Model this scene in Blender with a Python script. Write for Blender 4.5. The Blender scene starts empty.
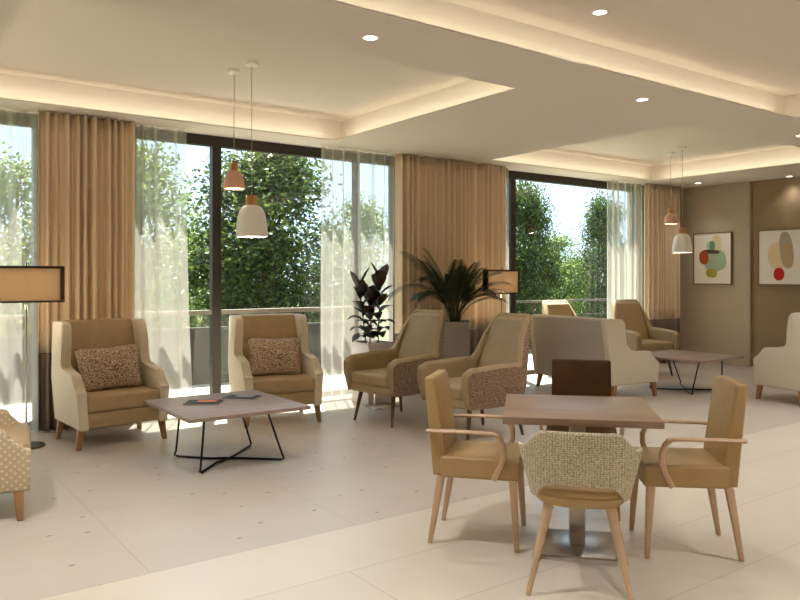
import bpy, bmesh, math, random
from mathutils import Vector, Matrix
random.seed(7)
R = math.radians
S = bpy.context.scene
COL = S.collection

# ------------------------------------------------------------------ camera
FX, FY = 0.588, 0.809
cam_d = bpy.data.cameras.new('camera'); cam = bpy.data.objects.new('camera', cam_d); COL.objects.link(cam)
cam.location = (0, 0, 1.45)
cam.rotation_euler = (R(90), 0, -math.atan2(FX, FY))
cam_d.sensor_width = 36; cam_d.lens = 743 / 800 * 36; cam_d.shift_y = -23 / 800
cam_d.clip_start = 0.05
S.camera = cam

# ------------------------------------------------------------------ world, sun, exposure
SKY = 4.0; SUN = 28.0; COVE = 0.80; SPOT = 47; EXPOSURE = 0.20
w = bpy.data.worlds.new('sky'); S.world = w; w.use_nodes = True
bgn = w.node_tree.nodes['Background']
bgn.inputs[0].default_value = (0.64, 0.81, 1.0, 1); bgn.inputs[1].default_value = SKY * 0.5
sd = bpy.data.lights.new('sun', 'SUN'); sd.energy = SUN; sd.angle = R(0.6); sd.color = (1, .94, .84)
so = bpy.data.objects.new('sun', sd); COL.objects.link(so)
so.rotation_euler = Vector((-.30, -.60, -1.75)).to_track_quat('-Z', 'Y').to_euler()
so.location = (6, 12, 14)
vs = S.view_settings
vs.view_transform = 'Standard'; vs.look = 'None'; vs.gamma = 1; vs.use_curve_mapping = False
vs.exposure = EXPOSURE
S.cycles.max_bounces = 10; S.cycles.diffuse_bounces = 6; S.cycles.transparent_max_bounces = 24
S.cycles.sample_clamp_indirect = 6

WARM = (1, .80, .55)
def area_light(name, loc, sx, sy, energy, color, rot):
    d = bpy.data.lights.new(name, 'AREA'); d.shape = 'RECTANGLE'; d.size = sx; d.size_y = sy
    d.energy = energy; d.color = color
    o = bpy.data.objects.new(name, d); COL.objects.link(o); o.location = loc; o.rotation_euler = rot
    return o

# coves: opening rectangles in the lower ceiling
ZC, ZU, SB = 3.0, 3.27, 0.19
COVES = [(0.75, 4.37, 4.38, 7.26), (-2.6, 7.36, -2.4, 3.60), (6.75, 10.36, 4.38, 7.26)]
for (x0, x1, y0, y1) in COVES:
    zz = ZC + 0.035; o_ = 0.03
    lx, ly = x1 - x0, y1 - y0
    for (cx, cy, L, along, tilt) in ((.5*(x0+x1), y1+o_, lx, 'x', 1), (.5*(x0+x1), y0-o_, lx, 'x', -1),
                                     (x0-o_, .5*(y0+y1), ly, 'y', 1), (x1+o_, .5*(y0+y1), ly, 'y', -1)):
        # a led strip lying on the ledge, shining up
        rot = (R(180 - 80*tilt), 0, 0) if along == 'x' else (0, R(180 - 80*tilt), 0)
        sx, sy = (L, .03) if along == 'x' else (.03, L)
        area_light('led_strip', (cx, cy, zz), sx, sy, COVE * L, (1, .95, .72), rot)

# ------------------------------------------------------------------ materials
def lin(c):
    return tuple(((v/255)/12.92 if v/255 <= .04045 else ((v/255 + .055)/1.055)**2.4) for v in c)
class NT:
    def __init__(s, m): s.t = m.node_tree; s.n = s.t.nodes
    def add(s, typ, **kw):
        n = s.n.new(typ)
        for k, v in kw.items(): setattr(n, k, v)
        return n
    def link(s, a, b): s.t.links.new(a, b)
def mat(name, c, rough=.6, metal=0, c2=None, scale=40, detail=3, bump=0, stretch=(1,1,1), lo=.35, hi=.65, spec=.5, sheen=0, coat=0):
    m = bpy.data.materials.new(name); m.use_nodes = True; t = NT(m)
    b = t.n['Principled BSDF']
    b.inputs['Roughness'].default_value = rough; b.inputs['Metallic'].default_value = metal
    b.inputs['Specular IOR Level'].default_value = spec
    b.inputs['Sheen Weight'].default_value = sheen
    b.inputs['Coat Weight'].default_value = coat
    b.inputs['Base Color'].default_value = lin(c) + (1,)
    if c2 or bump:
        tc = t.add('ShaderNodeTexCoord'); mp = t.add('ShaderNodeMapping'); mp.inputs['Scale'].default_value = stretch
        nz = t.add('ShaderNodeTexNoise'); nz.inputs['Scale'].default_value = scale; nz.inputs['Detail'].default_value = detail
        t.link(tc.outputs['Object'], mp.inputs[0]); t.link(mp.outputs[0], nz.inputs['Vector'])
        if c2:
            cr = t.add('ShaderNodeValToRGB'); e = cr.color_ramp.elements
            e[0].position = lo; e[1].position = hi; e[0].color = lin(c) + (1,); e[1].color = lin(c2) + (1,)
            t.link(nz.outputs['Fac'], cr.inputs[0]); t.link(cr.outputs[0], b.inputs['Base Color'])
        if bump:
            bp = t.add('ShaderNodeBump'); bp.inputs['Strength'].default_value = bump; bp.inputs['Distance'].default_value = .004
            t.link(nz.outputs['Fac'], bp.inputs['Height']); t.link(bp.outputs[0], b.inputs['Normal'])
    return m
def tile_mat(name, c1, c2, joint, bw, rh, off, msize, origin, rough, speck=False, vary=.5):
    m = bpy.data.materials.new(name); m.use_nodes = True; t = NT(m); b = t.n['Principled BSDF']
    tc = t.add('ShaderNodeTexCoord'); mp = t.add('ShaderNodeMapping'); mp.inputs['Location'].default_value = (-origin[0], -origin[1], 0)
    t.link(tc.outputs['Object'], mp.inputs[0])
    br = t.add('ShaderNodeTexBrick'); br.offset = off; br.inputs['Scale'].default_value = 1
    br.inputs['Brick Width'].default_value = bw; br.inputs['Row Height'].default_value = rh; br.inputs['Mortar Size'].default_value = msize
    br.inputs['Color1'].default_value = lin(c1) + (1,); br.inputs['Color2'].default_value = lin(c2) + (1,); br.inputs['Mortar'].default_value = lin(joint) + (1,)
    br.inputs['Mortar Smooth'].default_value = .3
    t.link(mp.outputs[0], br.inputs['Vector'])
    nz = t.add('ShaderNodeTexNoise'); nz.inputs['Scale'].default_value = 2.2; nz.inputs['Detail'].default_value = 8
    t.link(tc.outputs['Object'], nz.inputs['Vector'])
    cr = t.add('ShaderNodeValToRGB'); e = cr.color_ramp.elements; e[0].position = .3; e[1].position = .7
    e[0].color = (1-.12*vary, 1-.13*vary, 1-.15*vary, 1); e[1].color = (1, 1, 1, 1)
    t.link(nz.outputs['Fac'], cr.inputs[0])
    mx = t.add('ShaderNodeMix', data_type='RGBA', blend_type='MULTIPLY'); mx.inputs['Factor'].default_value = 1
    t.link(br.outputs['Color'], mx.inputs['A']); t.link(cr.outputs[0], mx.inputs['B'])
    out = mx.outputs['Result']
    if speck:
        vp = t.add('ShaderNodeMapping'); vp.inputs['Scale'].default_value = (1.3, 3.2, 1); t.link(tc.outputs['Object'], vp.inputs[0])
        nd = t.add('ShaderNodeTexNoise'); nd.inputs['Scale'].default_value = 30; nd.inputs['Detail'].default_value = 2
        t.link(tc.outputs['Object'], nd.inputs['Vector'])
        ad = t.add('ShaderNodeMix', data_type='RGBA'); ad.inputs['Factor'].default_value = .03
        t.link(vp.outputs[0], ad.inputs['A']); t.link(nd.outputs['Color'], ad.inputs['B'])
        vo = t.add('ShaderNodeTexVoronoi', voronoi_dimensions='2D'); vo.inputs['Scale'].default_value = 1.15
        t.link(ad.outputs['Result'], vo.inputs['Vector'])
        ma = t.add('ShaderNodeMath', operation='LESS_THAN'); ma.inputs[1].default_value = .024
        t.link(vo.outputs['Distance'], ma.inputs[0])
        m2 = t.add('ShaderNodeMix', data_type='RGBA'); t.link(ma.outputs[0], m2.inputs['Factor'])
        t.link(out, m2.inputs['A']); m2.inputs['B'].default_value = lin((112, 92, 72)) + (1,)
        out = m2.outputs['Result']
    t.link(out, b.inputs['Base Color'])
    b.inputs['Roughness'].default_value = rough
    return m
def wood_mat(name, c1, c2, axis=0, rough=.45, scale=9):
    st = [1, 1, 1]
    st[axis] = .07
    return mat(name, c1, rough, c2=c2, scale=scale*4, detail=6, stretch=tuple(st), lo=.3, hi=.7, bump=.05)
def dots_mat(name, base, dot, freq=46):
    m = bpy.data.materials.new(name); m.use_nodes = True; t = NT(m); b = t.n['Principled BSDF']
    tc = t.add('ShaderNodeTexCoord'); sx = t.add('ShaderNodeSeparateXYZ'); t.link(tc.outputs['Object'], sx.inputs[0])
    ys = t.add('ShaderNodeMath', operation='ADD'); t.link(sx.outputs['Y'], ys.inputs[0]); t.link(sx.outputs['X'], ys.inputs[1])
    outs = []
    for sock in (ys.outputs[0], sx.outputs['Z']):
        a = t.add('ShaderNodeMath', operation='MULTIPLY'); a.inputs[1].default_value = freq * 3.0; t.link(sock, a.inputs[0])
        s_ = t.add('ShaderNodeMath', operation='SINE'); t.link(a.outputs[0], s_.inputs[0]); outs.append(s_)
    p = t.add('ShaderNodeMath', operation='MULTIPLY'); t.link(outs[0].outputs[0], p.inputs[0]); t.link(outs[1].outputs[0], p.inputs[1])
    cr = t.add('ShaderNodeValToRGB'); e = cr.color_ramp.elements; e[0].position = .35; e[1].position = .6
    e[0].color = lin(base) + (1,); e[1].color = lin(dot) + (1,)
    t.link(p.outputs[0], cr.inputs[0]); t.link(cr.outputs[0], b.inputs['Base Color']); b.inputs['Roughness'].default_value = .85
    return m
def weave_mat(name, c1, c2, freq):
    m = bpy.data.materials.new(name); m.use_nodes = True; t = NT(m); b = t.n['Principled BSDF']
    tc = t.add('ShaderNodeTexCoord')
    nz = t.add('ShaderNodeTexNoise'); nz.inputs['Scale'].default_value = 125; nz.inputs['Detail'].default_value = 3
    t.link(tc.outputs['Object'], nz.inputs['Vector'])
    wv = t.add('ShaderNodeTexWave', bands_direction='Z'); wv.inputs['Scale'].default_value = freq; wv.inputs['Distortion'].default_value = 5; wv.inputs['Detail Scale'].default_value = 14
    wx = t.add('ShaderNodeTexWave', bands_direction='X'); wx.inputs['Scale'].default_value = freq*.8; wx.inputs['Distortion'].default_value = 6; wx.inputs['Detail Scale'].default_value = 10
    for n in (wv, wx): t.link(tc.outputs['Object'], n.inputs['Vector'])
    p0 = t.add('ShaderNodeMath', operation='MULTIPLY'); t.link(wv.outputs['Fac'], p0.inputs[0]); t.link(wx.outputs['Fac'], p0.inputs[1])
    p = t.add('ShaderNodeMath', operation='MULTIPLY'); p.inputs[1].default_value = .45; t.link(p0.outputs[0], p.inputs[0])
    q = t.add('ShaderNodeMath', operation='MULTIPLY_ADD'); q.inputs[1].default_value = 1.0; t.link(nz.outputs['Fac'], q.inputs[0]); t.link(p.outputs[0], q.inputs[2])
    cr = t.add('ShaderNodeValToRGB'); e = cr.color_ramp.elements; e[0].position = .35; e[1].position = .85
    e[0].color = lin(c1) + (1,); e[1].color = lin(c2) + (1,)
    t.link(q.outputs[0], cr.inputs[0]); t.link(cr.outputs[0], b.inputs['Base Color']); b.inputs['Roughness'].default_value = .9
    bp = t.add('ShaderNodeBump'); bp.inputs['Strength'].default_value = .5; bp.inputs['Distance'].default_value = .004
    t.link(q.outputs[0], bp.inputs['Height']); t.link(bp.outputs[0], b.inputs['Normal'])
    return m
def glass_mat(name, tint=(.93, .96, .95), fac=.10):
    m = bpy.data.materials.new(name); m.use_nodes = True; t = NT(m)
    t.n.remove(t.n['Principled BSDF']); out = t.n['Material Output']
    tr = t.add('ShaderNodeBsdfTransparent'); tr.inputs[0].default_value = tint + (1,)
    gl = t.add('ShaderNodeBsdfGlossy'); gl.inputs['Roughness'].default_value = .0; gl.inputs['Color'].default_value = (1, 1, 1, 1)
    lw = t.add('ShaderNodeLayerWeight'); lw.inputs['Blend'].default_value = .5      # Schlick, the same from both sides of the pane
    pw = t.add('ShaderNodeMath', operation='POWER'); pw.inputs[1].default_value = 5; t.link(lw.outputs['Facing'], pw.inputs[0])
    fr = t.add('ShaderNodeMath', operation='MULTIPLY_ADD'); fr.inputs[1].default_value = .96; fr.inputs[2].default_value = .035; t.link(pw.outputs[0], fr.inputs[0])
    mx = t.add('ShaderNodeMixShader'); t.link(fr.outputs[0], mx.inputs[0]); t.link(tr.outputs[0], mx.inputs[1]); t.link(gl.outputs[0], mx.inputs[2])
    t.link(mx.outputs[0], out.inputs[0])
    return m
def sheer_mat(name, c, clear):
    m = bpy.data.materials.new(name); m.use_nodes = True; t = NT(m)
    t.n.remove(t.n['Principled BSDF']); out = t.n['Material Output']
    tr = t.add('ShaderNodeBsdfTransparent'); tr.inputs[0].default_value = (1, .98, .95, 1)
    df = t.add('ShaderNodeBsdfDiffuse'); df.inputs[0].default_value = lin(c) + (1,)
    tl = t.add('ShaderNodeBsdfTranslucent'); tl.inputs[0].default_value = lin(c) + (1,)
    a = t.add('ShaderNodeMixShader'); a.inputs[0].default_value = .5; t.link(df.outputs[0], a.inputs[1]); t.link(tl.outputs[0], a.inputs[2])
    lw = t.add('ShaderNodeLayerWeight'); lw.inputs['Blend'].default_value = .5
    pw = t.add('ShaderNodeMath', operation='POWER'); pw.inputs[1].default_value = 1.6; t.link(lw.outputs['Facing'], pw.inputs[0])
    md = t.add('ShaderNodeMath', operation='MULTIPLY_ADD'); md.inputs[1].default_value = -clear; md.inputs[2].default_value = clear; t.link(pw.outputs[0], md.inputs[0])
    b = t.add('ShaderNodeMixShader'); t.link(md.outputs[0], b.inputs[0]); t.link(a.outputs[0], b.inputs[1]); t.link(tr.outputs[0], b.inputs[2])
    t.link(b.outputs[0], out.inputs[0])
    return m
def leaf_mat(name, cols, transl=.45, rough=.45):
    m = bpy.data.materials.new(name); m.use_nodes = True; t = NT(m); b = t.n['Principled BSDF']; out = t.n['Material Output']
    g = t.add('ShaderNodeNewGeometry'); cr = t.add('ShaderNodeValToRGB')
    e = cr.color_ramp.elements
    e[0].color = lin(cols[0]) + (1,); e[1].color = lin(cols[-1]) + (1,)
    for i, c in enumerate(cols[1:-1]):
        q = e.new((i+1)/(len(cols)-1)); q.color = lin(c) + (1,)
    t.link(g.outputs['Random Per Island'], cr.inputs[0]); t.link(cr.outputs[0], b.inputs['Base Color'])
    b.inputs['Roughness'].default_value = rough
    tl = t.add('ShaderNodeBsdfTranslucent'); t.link(cr.outputs[0], tl.inputs[0])
    mx = t.add('ShaderNodeMixShader'); mx.inputs[0].default_value = transl
    t.link(b.outputs[0], mx.inputs[1]); t.link(tl.outputs[0], mx.inputs[2]); t.link(mx.outputs[0], out.inputs[0])
    return m
def emit_mat(name, c, s):
    m = bpy.data.materials.new(name); m.use_nodes = True; b = m.node_tree.nodes['Principled BSDF']
    b.inputs['Base Color'].default_value = (.8, .8, .8, 1)
    b.inputs['Emission Color'].default_value = c + (1,); b.inputs['Emission Strength'].default_value = s
    return m

M = dict(
    ceil=mat('ceiling_paint', (224, 214, 204), .9),
    wall=mat('wall_paint', (205, 190, 168), .9),
    taupe=mat('taupe_wall', (182, 167, 146), .85),
    brown=mat('brown_wall', (150, 127, 98), .85),
    skirt=mat('skirting', (210, 195, 172), .6),
    stone=tile_mat('stone_tile', (198, 188, 176), (195, 185, 173), (181, 170, 157), 1.2, 1.2, 0, .004, (1.15, 3.66), .38, True),
    tile=tile_mat('porcelain_tile', (216, 206, 191), (214, 204, 189), (194, 182, 165), 3.3, .555, .5, .004, (0.3, 3.66), .3),
    frame=mat('window_frame_metal', (58, 50, 45), .5, .2),
    greyframe=mat('grey_frame_metal', (150, 144, 134), .5, .2),
    glass=glass_mat('window_glass'),
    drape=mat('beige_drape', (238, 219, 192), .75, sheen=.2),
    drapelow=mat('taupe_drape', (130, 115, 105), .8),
    sheer=sheer_mat('sheer_voile', (236, 231, 222), .62),
    cream=mat('cream_fabric', (222, 211, 192), .85, c2=(214, 202, 182), scale=300, bump=.2),
    grey_cream=mat('grey_cream_fabric', (192, 184, 174), .85, c2=(183, 175, 165), scale=300, bump=.2),  # same cream fabric, shade on the settee back put into its colour
    dots=dots_mat('dotted_fabric', (202, 182, 148), (228, 214, 188)),
    tan=mat('tan_leather', (176, 151, 114), .5, c2=(170, 145, 109), scale=14),
    khaki=mat('khaki_leather', (170, 148, 114), .55, c2=(164, 142, 108), scale=14),
    tweed=mat('brown_tweed', (94, 72, 56), .9, c2=(180, 150, 124), scale=110, detail=2, bump=.4, lo=.38, hi=.62),
    pillow=mat('brown_woven_pillow', (100, 76, 64), .9, c2=(222, 198, 176), scale=120, detail=2, bump=.5, lo=.40, hi=.62, stretch=(1, 1, .8)),
    ochre=mat('ochre_vinyl', (174, 146, 98), .5, c2=(169, 141, 94), scale=12),
    choc=mat('dark_brown_vinyl', (76, 46, 10), .6, c2=(70, 42, 9), scale=12, spec=.2),
    weave=weave_mat('woven_bouclé', (140, 124, 94), (226, 217, 192), 30),
    oak=wood_mat('oak_legs', (162, 124, 84), (146, 108, 70), 2),
    beech=wood_mat('beech', (208, 177, 146), (194, 163, 132), 2, .42),
    walnut=wood_mat('walnut_legs', (112, 80, 52), (94, 66, 42), 2),
    top=wood_mat('mauve_oak_top', (160, 138, 126), (140, 118, 108), 0, .4, 5),
    dtop=wood_mat('brown_oak_top', (160, 136, 116), (140, 116, 98), 0, .36, 5),
    black=mat('black_metal', (26, 24, 26), .4, .4),
    steel=mat('brushed_steel', (190, 186, 182), .28, 1),
    chrome=mat('chrome', (225, 225, 225), .12, 1),
    bronze=mat('dark_bronze', (70, 56, 42), .45, .3),
    white=mat('white_enamel', (248, 246, 243), .4),
    pink=mat('blush_enamel', (222, 172, 148), .45),
    cord=mat('pale_cord', (170, 156, 136), .6),
    copper=mat('turned_wood_collar', (190, 136, 80), .45, c2=(176, 122, 68), scale=40, stretch=(1, 1, .1)),
    planterw=mat('pale_planter', (214, 206, 200), .6), planterg=mat('grey_planter', (150, 138, 128), .6),
    soil=mat('soil', (50, 38, 28), .95, bump=.8, scale=60),
    stem=mat('plant_stem', (72, 66, 40), .7), bark=mat('bark', (86, 70, 54), .9, c2=(60, 48, 38), scale=12, bump=.5),
    rubber=leaf_mat('rubber_leaf', [(46, 36, 28), (66, 44, 32), (34, 46, 38), (74, 52, 36)], .12, .55),
    palm=leaf_mat('palm_leaf', [(26, 40, 22), (38, 54, 28), (50, 62, 30)], .2, .45),
    leafA=leaf_mat('tree_leaf_green', [(26, 40, 18), (46, 66, 28), (100, 122, 50), (34, 50, 22)], .42),
    leafB=leaf_mat('tree_leaf_light', [(62, 84, 36), (120, 140, 64), (50, 70, 32), (152, 166, 92)], .5),
    lawn=mat('lawn', (92, 116, 58), .95, c2=(70, 94, 44), scale=8),
    paving=mat('terrace_paving', (184, 177, 166), .8, c2=(172, 165, 154), scale=6),
    parapet=mat('dark_render', (28, 26, 24), .9),
    lamp_fabric=None,
)
m = bpy.data.materials.new('lamp_fabric'); m.use_nodes = True; t = NT(m); b = t.n['Principled BSDF']; out = t.n['Material Output']
b.inputs['Base Color'].default_value = lin((228, 204, 170)) + (1,); b.inputs['Roughness'].default_value = .9
tl = t.add('ShaderNodeBsdfTranslucent'); tl.inputs[0].default_value = lin((214, 182, 140)) + (1,)
mx = t.add('ShaderNodeMixShader'); mx.inputs[0].default_value = .3
t.link(b.outputs[0], mx.inputs[1]); t.link(tl.outputs[0], mx.inputs[2]); t.link(mx.outputs[0], out.inputs[0]); M['lamp_fabric'] = m
M['lens'] = emit_mat('downlight_lens', (1, .93, .82), 6)
M['bulb'] = emit_mat('bulb_glow', (1, .85, .62), 4)

# ------------------------------------------------------------------ mesh helpers
class MB:
    def __init__(s): s.bm = bmesh.new()
    def box(s, c, d, rotz=0, bevel=0, seg=2, taper=None):
        g = bmesh.ops.create_cube(s.bm, size=1)
        vs_ = g['verts']
        for v in vs_:
            k = 1
            if taper and v.co.z < 0: k = taper
            v.co = Vector((v.co.x*d[0]*k, v.co.y*d[1]*k, v.co.z*d[2]))
        if rotz: bmesh.ops.rotate(s.bm, verts=vs_, cent=(0,0,0), matrix=Matrix.Rotation(rotz, 3, 'Z'))
        for v in vs_: v.co += Vector(c)
        if bevel:
            es = list({e for v in vs_ for e in v.link_edges})
            bmesh.ops.bevel(s.bm, geom=es, offset=bevel, segments=seg, affect='EDGES', profile=.5)
        return s
    def prism(s, pts, a0, a1, axis='x', bevel=0, seg=3):
        """pts are (y,z) for axis x, (x,z) for y, (x,y) for z"""
        def P(p, a): return {'x': (a, p[0], p[1]), 'y': (p[0], a, p[1]), 'z': (p[0], p[1], a)}[axis]
        v0 = [s.bm.verts.new(P(p, a0)) for p in pts]; v1 = [s.bm.verts.new(P(p, a1)) for p in pts]
        n = len(pts); f0 = s.bm.faces.new(v0); f1 = s.bm.faces.new(v1[::-1])
        for i in range(n): s.bm.faces.new((v0[i], v1[i], v1[(i+1) % n], v0[(i+1) % n]))
        if bevel:
            es = list(set(f0.edges) | set(f1.edges))
            bmesh.ops.bevel(s.bm, geom=es, offset=bevel, segments=seg, affect='EDGES', profile=.5)
        return s
    def tube(s, pts, r, seg=8, r1=None, flat=None):
        pts = [Vector(p) for p in pts]; n = len(pts); rings = []
        up = Vector((0, 0, 1))
        for i, p in enumerate(pts):
            t_ = (pts[min(i+1, n-1)] - pts[max(i-1, 0)]).normalized()
            if i == 0:
                a = t_.cross(up)
                if a.length < 1e-3: a = Vector((1, 0, 0))
            else: a = a - t_*a.dot(t_)
            a.normalize(); b_ = a.cross(t_).normalized()
            rr = r if r1 is None else r + (r1 - r)*i/(n-1)
            fa, fb = flat or (1, 1)
            rings.append([s.bm.verts.new(p + a*math.cos(2*math.pi*k/seg)*rr*fa + b_*math.sin(2*math.pi*k/seg)*rr*fb) for k in range(seg)])
        for i in range(n-1):
            for k in range(seg):
                s.bm.faces.new((rings[i][k], rings[i][(k+1) % seg], rings[i+1][(k+1) % seg], rings[i+1][k]))
        s.bm.faces.new(rings[0][::-1]); s.bm.faces.new(rings[-1])
        return s
    def sqleg(s, p0, w0, p1, w1, rotz=0):
        """square tapered leg from p0 (top) to p1 (bottom)"""
        rg = []
        for p, w_ in ((p0, w0), (p1, w1)):
            q = []
            for k in range(4):
                a = rotz + math.pi/4 + k*math.pi/2
                q.append(s.bm.verts.new((p[0] + math.cos(a)*w_*.7071, p[1] + math.sin(a)*w_*.7071, p[2])))
            rg.append(q)
        for k in range(4): s.bm.faces.new((rg[0][k], rg[1][k], rg[1][(k+1) % 4], rg[0][(k+1) % 4]))
        s.bm.faces.new(rg[0]); s.bm.faces.new(rg[1][::-1])
        es = [e for e in s.bm.edges if e.verts[0] in rg[0] + rg[1] and e.verts[1] in rg[0] + rg[1]]
        bmesh.ops.bevel(s.bm, geom=es, offset=.004, segments=2, affect='EDGES', profile=.5)
        return s
    def lathe(s, prof, c=(0,0,0), seg=32, close=False):
        rings = []
        for (r, z) in prof:
            if r < 1e-5: rings.append([s.bm.verts.new((c[0], c[1], c[2]+z))])
            else: rings.append([s.bm.verts.new((c[0]+r*math.cos(2*math.pi*k/seg), c[1]+r*math.sin(2*math.pi*k/seg), c[2]+z)) for k in range(seg)])
        L = len(rings)
        for i in range(L if close else L-1):
            A, B = rings[i], rings[(i+1) % L]
            for k in range(seg):
                k2 = (k+1) % seg
                if len(A) == 1 and len(B) == 1: break
                if len(A) == 1: s.bm.faces.new((A[0], B[k], B[k2]))
                elif len(B) == 1: s.bm.faces.new((A[k], B[0], A[k2]))
                else: s.bm.faces.new((A[k], B[k], B[k2], A[k2]))
        return s
    def grid(s, fn, nu, nv):
        g = [[s.bm.verts.new(fn(i/nu, j/nv)) for j in range(nv+1)] for i in range(nu+1)]
        for i in range(nu):
            for j in range(nv): s.bm.faces.new((g[i][j], g[i+1][j], g[i+1][j+1], g[i][j+1]))
        return g
    def quad(s, *p): s.bm.faces.new([s.bm.verts.new(q) for q in p]); return s
def obj(name, mb, material, parent=None, smooth=True, loc=None, rot=None, angle=40, solid=0):
    me = bpy.data.meshes.new(name)
    bmesh.ops.remove_doubles(mb.bm, verts=mb.bm.verts, dist=1e-5)
    bmesh.ops.recalc_face_normals(mb.bm, faces=mb.bm.faces)
    mb.bm.to_mesh(me); mb.bm.free()
    me.materials.append(material)
    if smooth:
        me.shade_smooth()
        me.set_sharp_from_angle(angle=R(angle))
    o = bpy.data.objects.new(name, me); COL.objects.link(o)
    if parent: o.parent = parent
    if loc: o.location = loc
    if rot: o.rotation_euler = rot
    if solid:
        md = o.modifiers.new('thick', 'SOLIDIFY'); md.thickness = solid
    return o
def tag(o, label=None, cat=None, group=None, kind=None):
    if label: o['label'] = label
    if cat: o['category'] = cat
    if group: o['group'] = group
    if kind: o['kind'] = kind
    return o
def thing(name, label, cat, loc=(0,0,0), rotz=0, group=None):
    o = bpy.data.objects.new(name, None); COL.objects.link(o); o.empty_display_size = .1
    o.location = loc; o.rotation_euler = (0, 0, rotz)
    return tag(o, label, cat, group)
def struct(name, mb, material, parent=None, **kw):
    o = obj(name, mb, material, parent, smooth=False, **kw)
    if not parent: o['kind'] = 'structure'
    return o
def copy_tree(o, parent=None):
    c = o.copy(); COL.objects.link(c)
    if parent: c.parent = parent
    for ch in list(o.children): copy_tree(ch, c)
    return c
def dup(root, label, loc, rotz=0, group=None):
    c = copy_tree(root); c.location = loc; c.rotation_euler = (0, 0, rotz); c['label'] = label
    if group: c['group'] = group
    return c
def face(fx, fy): return math.atan2(fx, -fy)     # rotation that turns local -Y to (fx, fy)

# ------------------------------------------------------------------ room shell
XL, XR, YB, YG = -3.4, 11.65, -3.4, 7.85
f = MB(); f.box((4.1, (3.66+8.0)/2, -.05), (15.3, 8.0-3.66, .1)); struct('floor', f, M['stone'])
f = MB(); f.box((4.1, (3.66+YB-.1)/2, -.05), (15.3, 3.66-YB+.1, .1)); struct('floor', f, M['tile'])
# ceiling: lower panel with three openings, upholding ledges, upper slab
c = MB()
XN = 11.71
xs = sorted({XL-.1, XN} | {v for q in COVES for v in q[:2]}); ys = sorted({YB-.1, 8.0} | {v for q in COVES for v in q[2:]})
for i in range(len(xs)-1):
    for j in range(len(ys)-1):
        mx_, my_ = .5*(xs[i]+xs[i+1]), .5*(ys[j]+ys[j+1])
        if any(q[0] < mx_ < q[1] and q[2] < my_ < q[3] for q in COVES): continue
        c.box((mx_, my_, ZC+.005), (xs[i+1]-xs[i], ys[j+1]-ys[j], .01))
c.box((4.2, 2.3, ZU+.05), (15.6, 11.6, .1))
for (x0, x1, y0, y1) in COVES:
    a0, a1, b0, b1 = x0-SB, x1+SB, y0-SB, y1+SB; zc = (ZC+.01+ZU)/2; h = ZU-ZC-.01; wd = .04
    c.box((.5*(a0+a1), b1+wd/2, zc), (a1-a0+2*wd, wd, h)); c.box((.5*(a0+a1), b0-wd/2, zc), (a1-a0+2*wd, wd, h))
    c.box((a0-wd/2, .5*(b0+b1), zc), (wd, b1-b0, h)); c.box((a1+wd/2, .5*(b0+b1), zc), (wd, b1-b0, h))
struct('ceiling', c, M['ceil'])
# window wall piers and outer walls
WIN = [(-2.6, 1.40), (2.25, 5.62), (7.32, 10.62)]
c = MB(); px = [XL-.1] + [v for q in WIN for v in q] + [XN]
for i in range(0, len(px), 2): c.box((.5*(px[i]+px[i+1]), 7.88, 1.5), (px[i+1]-px[i], .24, 3.0))
struct('wall_north', c, M['wall'])
c = MB(); c.box((XL-.05, 2.3, 1.5), (.1, 11.4, 3)); struct('wall_west', c, M['wall'])
c = MB(); c.box((4.2, YB-.05, 1.5), (15.3, .1, 3)); struct('wall_south', c, M['wall'])
c = MB(); c.box((XR+.13, (6.40+7.76)/2, 1.5), (.26, 7.76-6.40, 3)); struct('wall_east', c, M['taupe'])
c = MB(); c.box((XN+.1, (6.40+YB)/2, 1.5), (.2, 6.40-YB, 3)); struct('wall_east', c, M['brown'])
# windows
def window(n, x0, x1, mull, transom=None):
    fr = MB(); y = YG
    fr.box((.5*(x0+x1), y, 2.955), (x1-x0, .10, .13)); fr.box((.5*(x0+x1), y, .03), (x1-x0, .10, .06))
    for xm, wd in [(x0+.03, .06), (x1-.03, .06)]: fr.box((xm, y, 1.475), (wd, .10, 2.83))
    for xm, wd in mull:
        if wd > .04: fr.box((xm, y, 1.475), (wd, .09, 2.83))
    o = struct('window_%d' % n, fr, M['frame'])
    for xm, wd in mull:
        if wd <= .04:
            p = MB(); p.box((xm, y, 1.475), (wd, .05, 2.83)); obj('mullion', p, M['greyframe'], o, False)
    if transom: 
        tr = MB()
        xsx = sorted([x0+.06] + [v for xm, wd in mull for v in (xm-wd/2, xm+wd/2)] + [x1-.06])
        for i in range(0, len(xsx), 2): tr.box((.5*(xsx[i]+xsx[i+1]), y, transom), (xsx[i+1]-xsx[i], .07, .05))
        t_ = obj('transom', tr, M['greyframe'], o, False)
    g = MB(); g.box((.5*(x0+x1), y, 1.475), (x1-x0-.1, .008, 2.83)); obj('glass_pane', g, M['glass'], o, False)
window(1, *WIN[0], [(-1.2, .06), (.2, .06)], 1.06)
window(2, *WIN[1], [(3.18, .10), (5.02, .06)], 1.06)
window(3, *WIN[2], [(7.72, .10)])

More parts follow.
